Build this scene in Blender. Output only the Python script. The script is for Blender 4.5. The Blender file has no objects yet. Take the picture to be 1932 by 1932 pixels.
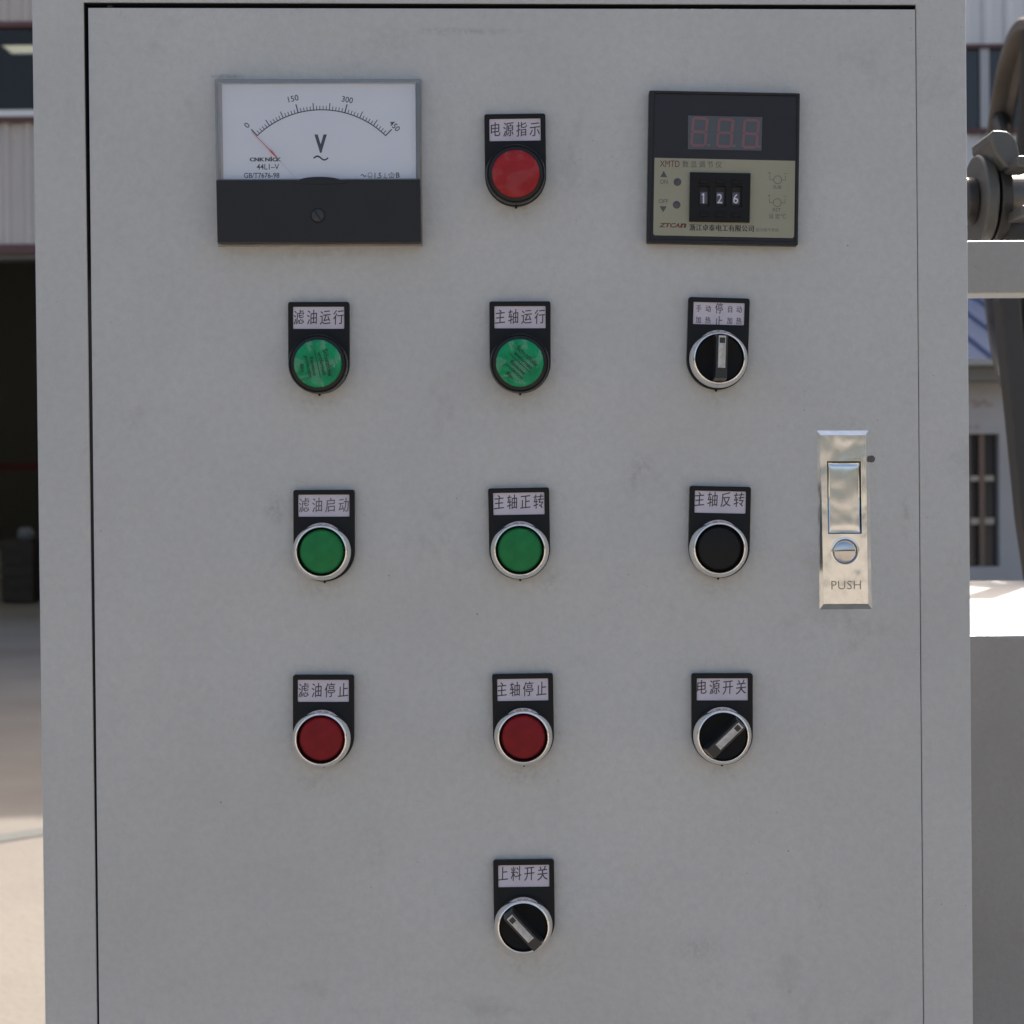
import bpy, bmesh, math, random
from mathutils import Vector, Matrix

random.seed(7)
C = bpy.context.scene.collection
R = math.radians

# ------------------------------------------------------------------ camera
D = 0.90                       # metres from the lens to the door
EYE = 1.40                     # height of the lens above the yard
F = 3425.0                     # focal length in units of 1/1932 of the picture width
sc = bpy.context.scene
cam_data = bpy.data.cameras.new("camera")
cam_data.sensor_width = 36.0
cam_data.sensor_height = 36.0
cam_data.lens = 36.0 * F / 1932.0
cam_data.clip_start = 0.05
cam_data.clip_end = 2000
cam_data.dof.use_dof = True
cam_data.dof.focus_distance = D - 0.004
cam_data.dof.aperture_fstop = 24
cam = bpy.data.objects.new("camera", cam_data)
C.objects.link(cam)
cam.location = (0, -D, EYE)
PITCH = -0.0131
ROLL = 0.0096
ROT = Matrix.Rotation(math.pi / 2 + PITCH, 3, 'X') @ Matrix.Rotation(-ROLL, 3, 'Z')
cam.rotation_euler = ROT.to_euler()
sc.camera = cam

# ------------------------------------------------------------------ sky, sun, exposure
SUN_EL, SUN_AZ = R(43), R(20)          # the sun stands behind the cabinet, a little to the right
w = bpy.data.worlds.new("World")
sc.world = w
w.use_nodes = True
nt = w.node_tree
bg = nt.nodes['Background']
sky = nt.nodes.new('ShaderNodeTexSky')
sky.sky_type = 'NISHITA'
sky.sun_disc = False
sky.sun_elevation = SUN_EL
sky.sun_rotation = SUN_AZ
sky.air_density = 1.0
sky.dust_density = 7.0
sky.ozone_density = 0.3
nt.links.new(sky.outputs[0], bg.inputs[0])
bg.inputs[1].default_value = 0.15
sun_data = bpy.data.lights.new("sun", 'SUN')
sun_data.energy = 3.0
sun_data.angle = R(0.5)
sun_data.color = (1.0, 0.95, 0.88)
sun = bpy.data.objects.new("sun", sun_data)
C.objects.link(sun)
to_sun = Vector((math.sin(SUN_AZ) * math.cos(SUN_EL), math.cos(SUN_AZ) * math.cos(SUN_EL), math.sin(SUN_EL)))
sun.rotation_euler = (-to_sun).to_track_quat('-Z', 'Y').to_euler()
sun.location = (2, 8, 12)
sc.view_settings.view_transform = 'Standard'
sc.view_settings.look = 'None'
sc.view_settings.exposure = 0.78
sc.view_settings.gamma = 1


# ------------------------------------------------------------------ measuring
def P(px, py, Y=0.0):
    """The point at depth Y that stands at (px, py) of the photograph (1932 units wide)."""
    d = ROT @ Vector(((px - 966) / F, (966 - py) / F, -1))
    t = (Y + D) / d.y
    return Vector((0, -D, EYE)) + d * t


def K(Y=0.0):
    return (D + Y) / F


# ------------------------------------------------------------------ materials
def mat(name):
    m = bpy.data.materials.new(name)
    m.use_nodes = True
    return m, m.node_tree, m.node_tree.nodes['Principled BSDF']


def node(nt, kind, **kw):
    n = nt.nodes.new(kind)
    for k, v in kw.items():
        if k in n.inputs:
            n.inputs[k].default_value = v
        else:
            setattr(n, k, v)
    return n


def ramp(nt, src, a, b, ca=(0, 0, 0, 1), cb=(1, 1, 1, 1)):
    r = nt.nodes.new('ShaderNodeValToRGB')
    r.color_ramp.elements[0].position = a
    r.color_ramp.elements[0].color = ca
    r.color_ramp.elements[1].position = b
    r.color_ramp.elements[1].color = cb
    nt.links.new(src, r.inputs[0])
    return r.outputs[0]


def mixc(nt, fac, a, b):
    m = nt.nodes.new('ShaderNodeMix')
    m.data_type = 'RGBA'
    for i, v in ((0, fac), (6, a), (7, b)):
        if isinstance(v, (int, float)):
            m.inputs[i].default_value = v
        elif isinstance(v, tuple):
            m.inputs[i].default_value = (*v, 1) if len(v) == 3 else v
        else:
            nt.links.new(v, m.inputs[i])
    return m.outputs[2]


def mul(nt, a, b, op='MULTIPLY'):
    m = nt.nodes.new('ShaderNodeMath')
    m.operation = op
    for i, v in enumerate((a, b)):
        if isinstance(v, (int, float)):
            m.inputs[i].default_value = v
        else:
            nt.links.new(v, m.inputs[i])
    return m.outputs[0]


def plain(name, col, rough=0.5, metal=0.0, var=0.06, scale=60, bump=0.0, bscale=400, coat=0.0, spec=0.5):
    m, nt, b = mat(name)
    tc = node(nt, 'ShaderNodeTexCoord')
    n = node(nt, 'ShaderNodeTexNoise', Scale=scale, Detail=4.0)
    nt.links.new(tc.outputs['Object'], n.inputs['Vector'])
    lo = tuple(max(0, c * (1 - var)) for c in col)
    hi = tuple(min(1, c * (1 + var)) for c in col)
    c = ramp(nt, n.outputs['Fac'], 0.3, 0.7, (*lo, 1), (*hi, 1))
    nt.links.new(c, b.inputs['Base Color'])
    b.inputs['Roughness'].default_value = rough
    b.inputs['Metallic'].default_value = metal
    b.inputs['Coat Weight'].default_value = coat
    b.inputs['Specular IOR Level'].default_value = spec
    if bump:
        n2 = node(nt, 'ShaderNodeTexNoise', Scale=bscale, Detail=3.0)
        nt.links.new(tc.outputs['Object'], n2.inputs['Vector'])
        bp = node(nt, 'ShaderNodeBump', Strength=bump, Distance=0.0004)
        nt.links.new(n2.outputs['Fac'], bp.inputs['Height'])
        nt.links.new(bp.outputs[0], b.inputs['Normal'])
    return m


def paint_material(name, col, dirt=1.0, stains=()):
    """Powder-coated sheet steel: fine orange peel, faint mottling, specks, smudges."""
    m, nt, b = mat(name)
    tc = node(nt, 'ShaderNodeTexCoord')
    geo = node(nt, 'ShaderNodeNewGeometry')
    pos = geo.outputs['Position']
    big = node(nt, 'ShaderNodeTexNoise', Scale=7.0, Detail=5.0, Roughness=0.6)
    nt.links.new(pos, big.inputs['Vector'])
    c = ramp(nt, big.outputs['Fac'], 0.32, 0.68, (*[x * 0.93 for x in col], 1), (*[min(1, x * 1.05) for x in col], 1))
    mid = node(nt, 'ShaderNodeTexNoise', Scale=260.0, Detail=6.0, Roughness=0.7)
    nt.links.new(pos, mid.inputs['Vector'])
    c = mixc(nt, ramp(nt, mid.outputs['Fac'], 0.38, 0.70, (0, 0, 0, 1), (0.26, 0.26, 0.26, 1)), c, tuple(x * 0.66 for x in col))
    # smudges: soft, grey-brown
    sm = node(nt, 'ShaderNodeTexNoise', Scale=16.0, Detail=7.0, Roughness=0.68, Distortion=0.4)
    nt.links.new(pos, sm.inputs['Vector'])
    f = ramp(nt, sm.outputs['Fac'], 0.60, 0.80, (0, 0, 0, 1), (0.42 * dirt, 0.42 * dirt, 0.42 * dirt, 1))
    c = mixc(nt, f, c, (0.20, 0.19, 0.18))
    # specks, in clusters
    vo = node(nt, 'ShaderNodeTexVoronoi', Scale=330.0)
    nt.links.new(pos, vo.inputs['Vector'])
    cl = node(nt, 'ShaderNodeTexNoise', Scale=13.0, Detail=3.0)
    nt.links.new(pos, cl.inputs['Vector'])
    spk = ramp(nt, vo.outputs['Distance'], 0.07, 0.16, (1, 1, 1, 1), (0, 0, 0, 1))
    spk = mul(nt, spk, ramp(nt, cl.outputs['Fac'], 0.56, 0.70))
    rnd = nt.nodes.new('ShaderNodeSeparateColor')
    nt.links.new(vo.outputs['Color'], rnd.inputs[0])
    spk = mul(nt, spk, ramp(nt, rnd.outputs[0], 0.45, 0.9))
    c = mixc(nt, mul(nt, spk, 0.75 * dirt), c, (0.07, 0.068, 0.065))
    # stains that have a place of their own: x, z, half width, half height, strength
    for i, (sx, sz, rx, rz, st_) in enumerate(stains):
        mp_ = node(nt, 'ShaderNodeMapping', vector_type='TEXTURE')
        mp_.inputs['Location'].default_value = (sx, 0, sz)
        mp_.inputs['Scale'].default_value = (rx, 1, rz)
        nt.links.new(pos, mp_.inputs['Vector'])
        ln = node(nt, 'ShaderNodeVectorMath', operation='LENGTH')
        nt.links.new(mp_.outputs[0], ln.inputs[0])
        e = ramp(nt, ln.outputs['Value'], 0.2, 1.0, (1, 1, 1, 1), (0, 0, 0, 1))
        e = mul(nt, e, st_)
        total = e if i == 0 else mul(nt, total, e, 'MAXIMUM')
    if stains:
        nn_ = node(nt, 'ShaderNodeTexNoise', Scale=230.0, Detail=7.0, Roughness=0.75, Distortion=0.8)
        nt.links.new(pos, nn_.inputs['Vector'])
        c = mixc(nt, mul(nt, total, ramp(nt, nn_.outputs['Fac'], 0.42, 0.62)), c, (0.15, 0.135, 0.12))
    # a few lone chips
    v2 = node(nt, 'ShaderNodeTexVoronoi', Scale=38.0)
    nt.links.new(pos, v2.inputs['Vector'])
    chip = ramp(nt, v2.outputs['Distance'], 0.010, 0.024, (1, 1, 1, 1), (0, 0, 0, 1))
    c = mixc(nt, mul(nt, chip, 0.55 * dirt), c, (0.05, 0.05, 0.05))
    nt.links.new(c, b.inputs['Base Color'])
    b.inputs['Roughness'].default_value = 0.42
    b.inputs['Specular IOR Level'].default_value = 0.6
    n2 = node(nt, 'ShaderNodeTexNoise', Scale=520.0, Detail=2.5)
    nt.links.new(pos, n2.inputs['Vector'])
    n3 = node(nt, 'ShaderNodeTexNoise', Scale=14.0, Detail=2.0)
    nt.links.new(pos, n3.inputs['Vector'])
    b1 = node(nt, 'ShaderNodeBump', Strength=0.5, Distance=0.0006)
    b2 = node(nt, 'ShaderNodeBump', Strength=0.35, Distance=0.0015)
    nt.links.new(n2.outputs['Fac'], b1.inputs['Height'])
    nt.links.new(n3.outputs['Fac'], b2.inputs['Height'])
    nt.links.new(b2.outputs[0], b1.inputs['Normal'])
    nt.links.new(b1.outputs[0], b.inputs['Normal'])
    return m


def chrome_material(name, col, rough, wear=0.5, wave=0.0):
    m, nt, b = mat(name)
    tc = node(nt, 'ShaderNodeTexCoord')
    n = node(nt, 'ShaderNodeTexNoise', Scale=160.0, Detail=6.0, Roughness=0.65, Distortion=0.6)
    nt.links.new(tc.outputs['Object'], n.inputs['Vector'])
    c = ramp(nt, n.outputs['Fac'], 0.48, 0.80, (*col, 1), (*[x * (1 - 0.45 * wear) for x in col], 1))
    v = node(nt, 'ShaderNodeTexNoise', Scale=900.0, Detail=3.0)
    nt.links.new(tc.outputs['Object'], v.inputs['Vector'])
    c = mixc(nt, ramp(nt, v.outputs['Fac'], 0.68, 0.74, (0, 0, 0, 1), (wear * .6, wear * .6, wear * .6, 1)), c, (0.12, 0.1, 0.08))
    nt.links.new(c, b.inputs['Base Color'])
    b.inputs['Metallic'].default_value = 1.0
    r = nt.nodes.new('ShaderNodeMapRange')
    r.inputs['To Min'].default_value = rough
    r.inputs['To Max'].default_value = rough + 0.25 * wear
    nt.links.new(n.outputs['Fac'], r.inputs['Value'])
    nt.links.new(r.outputs[0], b.inputs['Roughness'])
    if wave:
        n2 = node(nt, 'ShaderNodeTexNoise', Scale=42.0, Detail=2.0, Distortion=0.3)
        nt.links.new(tc.outputs['Object'], n2.inputs['Vector'])
        bp = node(nt, 'ShaderNodeBump', Strength=wave, Distance=0.003)
        nt.links.new(n2.outputs['Fac'], bp.inputs['Height'])
        nt.links.new(bp.outputs[0], b.inputs['Normal'])
    return m


def film_material(name, tint, base_alpha, rough=0.12, bump=0.5, painted_gleam=0.0):
    """Thin clear plastic: mostly see-through, with a wrinkled gloss."""
    m, nt, b = mat(name)
    nt.nodes.remove(b)
    out = nt.nodes['Material Output']
    tr = node(nt, 'ShaderNodeBsdfTransparent')
    tr.inputs[0].default_value = (*tint, 1)
    gl = node(nt, 'ShaderNodeBsdfGlossy', Roughness=rough)
    mx = node(nt, 'ShaderNodeMixShader')
    fr = node(nt, 'ShaderNodeFresnel', IOR=1.5)
    ad = mul(nt, fr.outputs[0], base_alpha, 'ADD')
    gb = node(nt, 'ShaderNodeNewGeometry')
    nt.links.new(mul(nt, ad, mul(nt, 1.0, gb.outputs['Backfacing'], 'SUBTRACT')), mx.inputs[0])
    nt.links.new(tr.outputs[0], mx.inputs[1])
    nt.links.new(gl.outputs[0], mx.inputs[2])
    top = mx.outputs[0]
    if painted_gleam:  # painted pale patches and creases stand in for reflections on the wrinkled film
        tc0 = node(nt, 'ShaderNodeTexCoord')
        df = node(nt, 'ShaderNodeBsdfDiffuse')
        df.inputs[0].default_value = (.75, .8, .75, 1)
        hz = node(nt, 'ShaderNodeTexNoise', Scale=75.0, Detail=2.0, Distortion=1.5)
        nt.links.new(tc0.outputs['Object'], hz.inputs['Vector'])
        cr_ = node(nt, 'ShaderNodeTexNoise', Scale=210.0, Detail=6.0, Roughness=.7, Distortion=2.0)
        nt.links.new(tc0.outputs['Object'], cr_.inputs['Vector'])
        f = mul(nt, ramp(nt, hz.outputs['Fac'], .50, .56, (0, 0, 0, 1), (.5, .5, .5, 1)), painted_gleam)
        f = mul(nt, f, mul(nt, ramp(nt, cr_.outputs['Fac'], .62, .70), painted_gleam * 1.3), 'ADD')
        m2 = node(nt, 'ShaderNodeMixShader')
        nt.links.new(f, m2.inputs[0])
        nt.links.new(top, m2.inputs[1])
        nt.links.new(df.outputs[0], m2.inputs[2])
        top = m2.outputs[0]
    nt.links.new(top, out.inputs['Surface'])
    if bump:
        tc = node(nt, 'ShaderNodeTexCoord')
        n2 = node(nt, 'ShaderNodeTexNoise', Scale=130.0, Detail=4.0, Roughness=0.7, Distortion=1.0)
        nt.links.new(tc.outputs['Object'], n2.inputs['Vector'])
        bp = node(nt, 'ShaderNodeBump', Strength=bump, Distance=0.003)
        nt.links.new(n2.outputs['Fac'], bp.inputs['Height'])
        nt.links.new(bp.outputs[0], gl.inputs['Normal'])
        nt.links.new(bp.outputs[0], fr.inputs['Normal'])
    return m


PAINT = paint_material("grey_powder_coat", (0.511, 0.52, 0.506))
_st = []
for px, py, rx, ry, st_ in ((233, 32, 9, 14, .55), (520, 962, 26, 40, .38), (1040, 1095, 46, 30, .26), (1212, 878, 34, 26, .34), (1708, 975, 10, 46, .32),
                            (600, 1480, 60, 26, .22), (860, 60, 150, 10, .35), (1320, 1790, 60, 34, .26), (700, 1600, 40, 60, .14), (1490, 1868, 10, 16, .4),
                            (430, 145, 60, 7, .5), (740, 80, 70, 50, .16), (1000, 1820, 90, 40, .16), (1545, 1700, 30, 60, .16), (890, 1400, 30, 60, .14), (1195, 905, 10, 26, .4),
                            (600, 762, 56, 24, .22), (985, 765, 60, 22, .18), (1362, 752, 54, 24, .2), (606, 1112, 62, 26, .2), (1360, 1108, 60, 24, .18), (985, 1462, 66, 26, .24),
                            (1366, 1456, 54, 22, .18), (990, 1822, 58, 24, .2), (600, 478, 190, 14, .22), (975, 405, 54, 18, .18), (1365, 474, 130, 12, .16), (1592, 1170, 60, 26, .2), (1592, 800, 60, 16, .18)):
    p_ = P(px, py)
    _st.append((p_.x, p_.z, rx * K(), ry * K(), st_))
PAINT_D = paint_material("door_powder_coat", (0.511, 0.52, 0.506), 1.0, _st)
PAINT_M = paint_material("machine_grey_paint", (0.30, 0.30, 0.295), 1.5)
BLACK = plain("black_plastic", (0.010, 0.0105, 0.011), 0.5, bump=0.15, bscale=1500, spec=0.22)
BLACK_G = plain("gloss_black_plastic", (0.011, 0.011, 0.012), 0.25, spec=0.35)
GREYBLACK = plain("charcoal_plastic", (0.020, 0.021, 0.023), 0.4, bump=0.08, bscale=1200, spec=0.3)
RUBBER = plain("black_rubber", (0.010, 0.010, 0.012), 0.8)
CARD = plain("printed_card", (0.56, 0.52, 0.585), 0.5, var=0.05, scale=70)
INK = plain("card_ink", (0.055, 0.05, 0.055), 0.7, var=0.15, scale=500)
CHROME = chrome_material("bezel_chrome", (0.95, 0.94, 0.92), 0.10, 0.22)
CHROME_P = chrome_material("latch_chrome", (0.95, 0.97, 0.95), 0.10, 0.40, 0.20)
CHROME_B = chrome_material("polished_ball", (0.66, 0.65, 0.64), 0.02, 0.1)
STEEL = chrome_material("dull_steel", (0.30, 0.28, 0.26), 0.35, 0.6)
GREEN = plain("green_cap", (0.014, 0.19, 0.055), 0.42, var=0.14, scale=160, spec=0.22)
RED = plain("dark_red_cap", (0.21, 0.010, 0.014), 0.42, var=0.14, scale=160, spec=0.2)
GREEN_L = plain("green_lens", (0.008, 0.31, 0.125), 0.3, var=0.22, scale=120, spec=0.25)
RED_L = plain("red_lens", (0.36, 0.018, 0.022), 0.3, var=0.08, scale=120, spec=0.25)
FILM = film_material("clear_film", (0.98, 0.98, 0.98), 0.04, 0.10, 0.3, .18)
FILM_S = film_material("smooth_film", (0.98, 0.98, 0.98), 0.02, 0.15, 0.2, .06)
CLEAR = film_material("clear_acrylic", (0.985, 0.988, 0.99), 0.0, 0.05, 0.0)
EDGE = film_material("acrylic_edge", (0.80, 0.80, 0.79), 0.12, 0.12, 0.0)
DIAL = plain("dial_white", (0.69, 0.72, 0.79), 0.5, var=0.01, spec=0.2)
DIAL_INK = plain("dial_ink", (0.045, 0.045, 0.06), 0.6)
NEEDLE = plain("needle_red", (0.60, 0.09, 0.07), 0.5)
NEEDLE_W = plain("needle_pale", (0.5, 0.5, 0.55), 0.5)
SMOKE = plain("smoky_front", (0.024, 0.022, 0.027), 0.25, spec=0.3)
BEIGE = plain("beige_plate", (0.30, 0.295, 0.215), 0.5, var=0.03)
WINDOW_G = plain("display_grey", (0.075, 0.083, 0.095), 0.3)
SEG = plain("unlit_red_segment", (0.20, 0.09, 0.105), 0.35)
SEG_DOT = plain("unlit_dot", (0.13, 0.115, 0.13), 0.35)
INK_G = plain("grey_ink", (0.075, 0.075, 0.07), 0.6)
INK_R = plain("maroon_ink", (0.11, 0.028, 0.022), 0.6)
LED = plain("unlit_led", (0.065, 0.06, 0.068), 0.3)
DIGITS = plain("digit_white", (0.62, 0.60, 0.72), 0.5)
GRIP = plain("grip_plastic", (.017, .0175, .018), 0.3, spec=0.6)
INLAY = plain("silver_inlay", (0.48, 0.47, 0.44), 0.38, var=0.28, scale=320)
WELL = plain("dark_well", (0.01, 0.01, 0.01), 0.6)


def etched():
    m, nt, b = mat("etched_letter")
    b.inputs['Base Color'].default_value = (0.30, 0.27, 0.22, 1)
    b.inputs['Metallic'].default_value = 1
    b.inputs['Roughness'].default_value = 0.3
    return m


ETCH = etched()


# ------------------------------------------------------------------ mesh helpers
_recoloured = {}


def obj(name, mesh, m=None, parent=None, loc=None, rot=None, smooth=False, bevel=0, segs=2):
    if m is not None and mesh.materials and mesh.materials[0] is not m:
        key = (mesh.name, m.name)
        if key not in _recoloured:
            c = mesh.copy()
            c.materials.clear()
            c.materials.append(m)
            _recoloured[key] = c
        mesh = _recoloured[key]
    o = bpy.data.objects.new(name, mesh)
    C.objects.link(o)
    if m is not None and not mesh.materials:
        mesh.materials.append(m)
    if smooth and mesh.polygons:
        mesh.shade_smooth()
    if parent is not None:
        o.parent = parent
    if loc is not None:
        o.location = loc
    if rot is not None:
        o.rotation_euler = rot
    if bevel:
        md = o.modifiers.new("bevel", 'BEVEL')
        md.width = bevel
        md.segments = segs
        md.limit_method = 'ANGLE'
        md.angle_limit = R(40)
    return o


def tag(o, label=None, cat=None, group=None, kind=None):
    if label: o['label'] = label
    if cat: o['category'] = cat
    if group: o['group'] = group
    if kind: o['kind'] = kind
    return o


def empty(name, loc, label, cat, group=None):
    o = bpy.data.objects.new(name, None)
    C.objects.link(o)
    o.location = loc
    o.empty_display_size = 0.1
    return tag(o, label, cat, group)


def pydata(name, vs, fs):
    me = bpy.data.meshes.new(name)
    me.from_pydata([tuple(v) for v in vs], [], fs)
    me.update()
    return me


class MB:
    def __init__(s):
        s.v, s.f = [], []

    def add(s, vs, fs):
        n = len(s.v)
        s.v += [tuple(v) for v in vs]
        s.f += [tuple(i + n for i in f) for f in fs]
        return s

    def box(s, x0, x1, y0, y1, z0, z1):
        vs = [(x, y, z) for x in (x0, x1) for y in (y0, y1) for z in (z0, z1)]
        fs = [(0, 1, 3, 2), (4, 6, 7, 5), (0, 4, 5, 1), (2, 3, 7, 6), (0, 2, 6, 4), (1, 5, 7, 3)]
        return s.add(vs, fs)

    def prism(s, poly, y0, y1):
        """poly: list of (x, z); extruded from y0 to y1."""
        n = len(poly)
        vs = [(x, y0, z) for x, z in poly] + [(x, y1, z) for x, z in poly]
        fs = [tuple(range(n)), tuple(range(2 * n - 1, n - 1, -1))]
        fs += [(i, i + n, (i + 1) % n + n, (i + 1) % n) for i in range(n)]
        return s.add(vs, fs)

    def stroke(s, pts, wd, y, y1=None, closed=False):
        """A flat line of width wd through (x, z) points, facing -y."""
        if closed:
            pts = list(pts) + [pts[0]]
        for a, b in zip(pts, pts[1:]):
            d = Vector((b[0] - a[0], b[1] - a[1]))
            if d.length < 1e-9: continue
            d.normalize()
            n = Vector((-d.y, d.x)) * wd / 2
            e = d * wd * 0.25
            q = [(a[0] - e.x + n.x, y, a[1] - e.y + n.y), (a[0] - e.x - n.x, y, a[1] - e.y - n.y),
                 (b[0] + e.x - n.x, y, b[1] + e.y - n.y), (b[0] + e.x + n.x, y, b[1] + e.y + n.y)]
            s.add(q, [(0, 1, 2, 3)])
        return s

    def cyl(s, p0, p1, r, n=24, r1=None):
        p0, p1 = Vector(p0), Vector(p1)
        r1 = r if r1 is None else r1
        q = (p1 - p0).to_track_quat('Z', 'Y')
        a = [p0 + q @ Vector((math.cos(t) * r, math.sin(t) * r, 0)) for t in [2 * math.pi * i / n for i in range(n)]]
        b = [p1 + q @ Vector((math.cos(t) * r1, math.sin(t) * r1, 0)) for t in [2 * math.pi * i / n for i in range(n)]]
        fs = [(i, (i + 1) % n, (i + 1) % n + n, i + n) for i in range(n)]
        fs += [tuple(range(n - 1, -1, -1)), tuple(range(n, 2 * n))]
        return s.add(a + b, fs)

    def mesh(s, name='mesh'):
        me = pydata(name, s.v, s.f)
        bm = bmesh.new()
        bm.from_mesh(me)
        bmesh.ops.recalc_face_normals(bm, faces=bm.faces)
        bm.to_mesh(me)
        bm.free()
        return me


def flat_mesh(s):
    """Flat print: keep every face looking at -y."""
    me = pydata('print', s.v, s.f)
    return me


def lathe(profile, n=72, cap=True):
    """profile: (r, h) with h the height above the door; axis is -y."""
    vs, fs, rings = [], [], []
    for r, h in profile:
        if r < 1e-7:
            rings.append([len(vs)])
            vs.append((0, -h, 0))
        else:
            rings.append(list(range(len(vs), len(vs) + n)))
            vs += [(r * math.cos(2 * math.pi * i / n), -h, r * math.sin(2 * math.pi * i / n)) for i in range(n)]
    for a, b in zip(rings, rings[1:]):
        if len(a) == 1 and len(b) == 1: continue
        for i in range(n):
            j = (i + 1) % n
            if len(a) == 1:
                fs.append((a[0], b[j], b[i]))
            elif len(b) == 1:
                fs.append((a[i], a[j], b[0]))
            else:
                fs.append((a[i], a[j], b[j], b[i]))
    me = pydata('lathe', vs, fs)
    bm = bmesh.new(); bm.from_mesh(me)
    bmesh.ops.recalc_face_normals(bm, faces=bm.faces)
    bm.to_mesh(me); bm.free()
    return me


def sharp(me, deg=35):
    """Smooth shading with sharp creases."""
    me.shade_smooth()
    bm = bmesh.new(); bm.from_mesh(me)
    for e in bm.edges:
        if len(e.link_faces) == 2 and e.calc_face_angle(0) > R(deg):
            e.smooth = False
    bm.to_mesh(me); bm.free()
    return me


def plate_mesh(loops, h0, h1, bevel=0.0003):
    """loops: list of closed (x, z) outlines, holes included; solid from height h0 to h1 above the door, rounded rims."""
    cu = bpy.data.curves.new('outline', 'CURVE')
    cu.dimensions = '2D'
    cu.fill_mode = 'BOTH'
    cu.extrude = (h1 - h0) / 2 - bevel
    cu.bevel_depth = bevel
    cu.bevel_resolution = 2
    cu.offset = -bevel
    for lp in loops:
        sp = cu.splines.new('POLY')
        sp.points.add(len(lp) - 1)
        for p, q in zip(sp.points, lp):
            p.co = (q[0], q[1], 0, 1)
        sp.use_cyclic_u = True
    t = bpy.data.objects.new('tmp', cu)
    C.objects.link(t)
    bpy.context.view_layer.update()
    me = bpy.data.meshes.new_from_object(t.evaluated_get(bpy.context.evaluated_depsgraph_get()))
    bpy.data.objects.remove(t)
    me.materials.clear()
    for v in me.vertices:
        x, y, z = v.co
        v.co = (x, -(z + (h0 + h1) / 2), y)
    bm = bmesh.new(); bm.from_mesh(me)
    bmesh.ops.remove_doubles(bm, verts=bm.verts, dist=1e-7)
    bmesh.ops.recalc_face_normals(bm, faces=bm.faces)
    bm.to_mesh(me); bm.free()
    return me


def frame_mesh(outer, inner, h0, h1):
    n = len(outer)
    vs = [(x, -h1, z) for x, z in outer] + [(x, -h1, z) for x, z in inner] + [(x, -h0, z) for x, z in outer] + [(x, -h0, z) for x, z in inner]
    fs = []
    for i in range(n):
        j = (i + 1) % n
        fs += [(i, j, n + j, n + i), (2 * n + i, 3 * n + i, 3 * n + j, 2 * n + j), (i, 2 * n + i, 2 * n + j, j), (n + i, n + j, 3 * n + j, 3 * n + i)]
    me = pydata('frame', vs, fs)
    bm = bmesh.new(); bm.from_mesh(me)
    bmesh.ops.recalc_face_normals(bm, faces=bm.faces)
    bm.to_mesh(me); bm.free()
    return me


def arc(cx, cz, r, a0, a1, n=24):
    return [(cx + r * math.cos(R(a0 + (a1 - a0) * i / n)), cz + r * math.sin(R(a0 + (a1 - a0) * i / n))) for i in range(n + 1)]


def rrect(cx, cz, wd, ht, r, n=5):
    x, z = wd / 2 - r, ht / 2 - r
    return arc(cx + x, cz + z, r, 0, 90, n) + arc(cx - x, cz + z, r, 90, 180, n) + arc(cx - x, cz - z, r, 180, 270, n) + arc(cx + x, cz - z, r, 270, 360, n)


_glyph = {}


def glyphs(s, bold=0.0, extrude=0.0, spacing=1.0):
    key = (s, bold, extrude, spacing)
    if key not in _glyph:
        cu = bpy.data.curves.new('type', 'FONT')
        cu.body = s
        cu.size = 1
        cu.offset = bold
        cu.extrude = extrude
        cu.space_character = spacing
        cu.resolution_u = 3
        t = bpy.data.objects.new('tmp', cu)
        C.objects.link(t)
        bpy.context.view_layer.update()
        me = bpy.data.meshes.new_from_object(t.evaluated_get(bpy.context.evaluated_depsgraph_get()))
        vs = [tuple(v.co) for v in me.vertices]
        fs = [tuple(p.vertices) for p in me.polygons]
        bpy.data.objects.remove(t)
        bpy.data.meshes.remove(me)
        _glyph[key] = (vs, fs)
    return _glyph[key]


def write(mb, s, cx, cz, wd, ht, h, bold=0.0, rot=0.0, shear=0.0, rise=0.0, extrude=0.0, full=False, spacing=1.0):
    """Adds the text s in the box wd x ht centred at (cx, cz), at height h above the door."""
    vs, fs = glyphs(s, bold, extrude, spacing)
    if full:                       # keep the character's own place inside its square
        x0, x1, y0, y1 = 0.0, 1.0 * len(s), -0.09, 0.86
    else:
        x0, x1 = min(v[0] for v in vs), max(v[0] for v in vs)
        y0, y1 = min(v[1] for v in vs), max(v[1] for v in vs)
    out = []
    ca, sa = math.cos(rot), math.sin(rot)
    for v in vs:
        x = ((v[0] - x0) / (x1 - x0) - 0.5) * wd
        z = ((v[1] - y0) / (y1 - y0) - 0.5) * ht
        x, z = x + shear * z, z + rise * x
        out.append((cx + x * ca - z * sa, -h - v[2] * ht, cz + x * sa + z * ca))
    mb.add(out, fs)
    return mb


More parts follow.
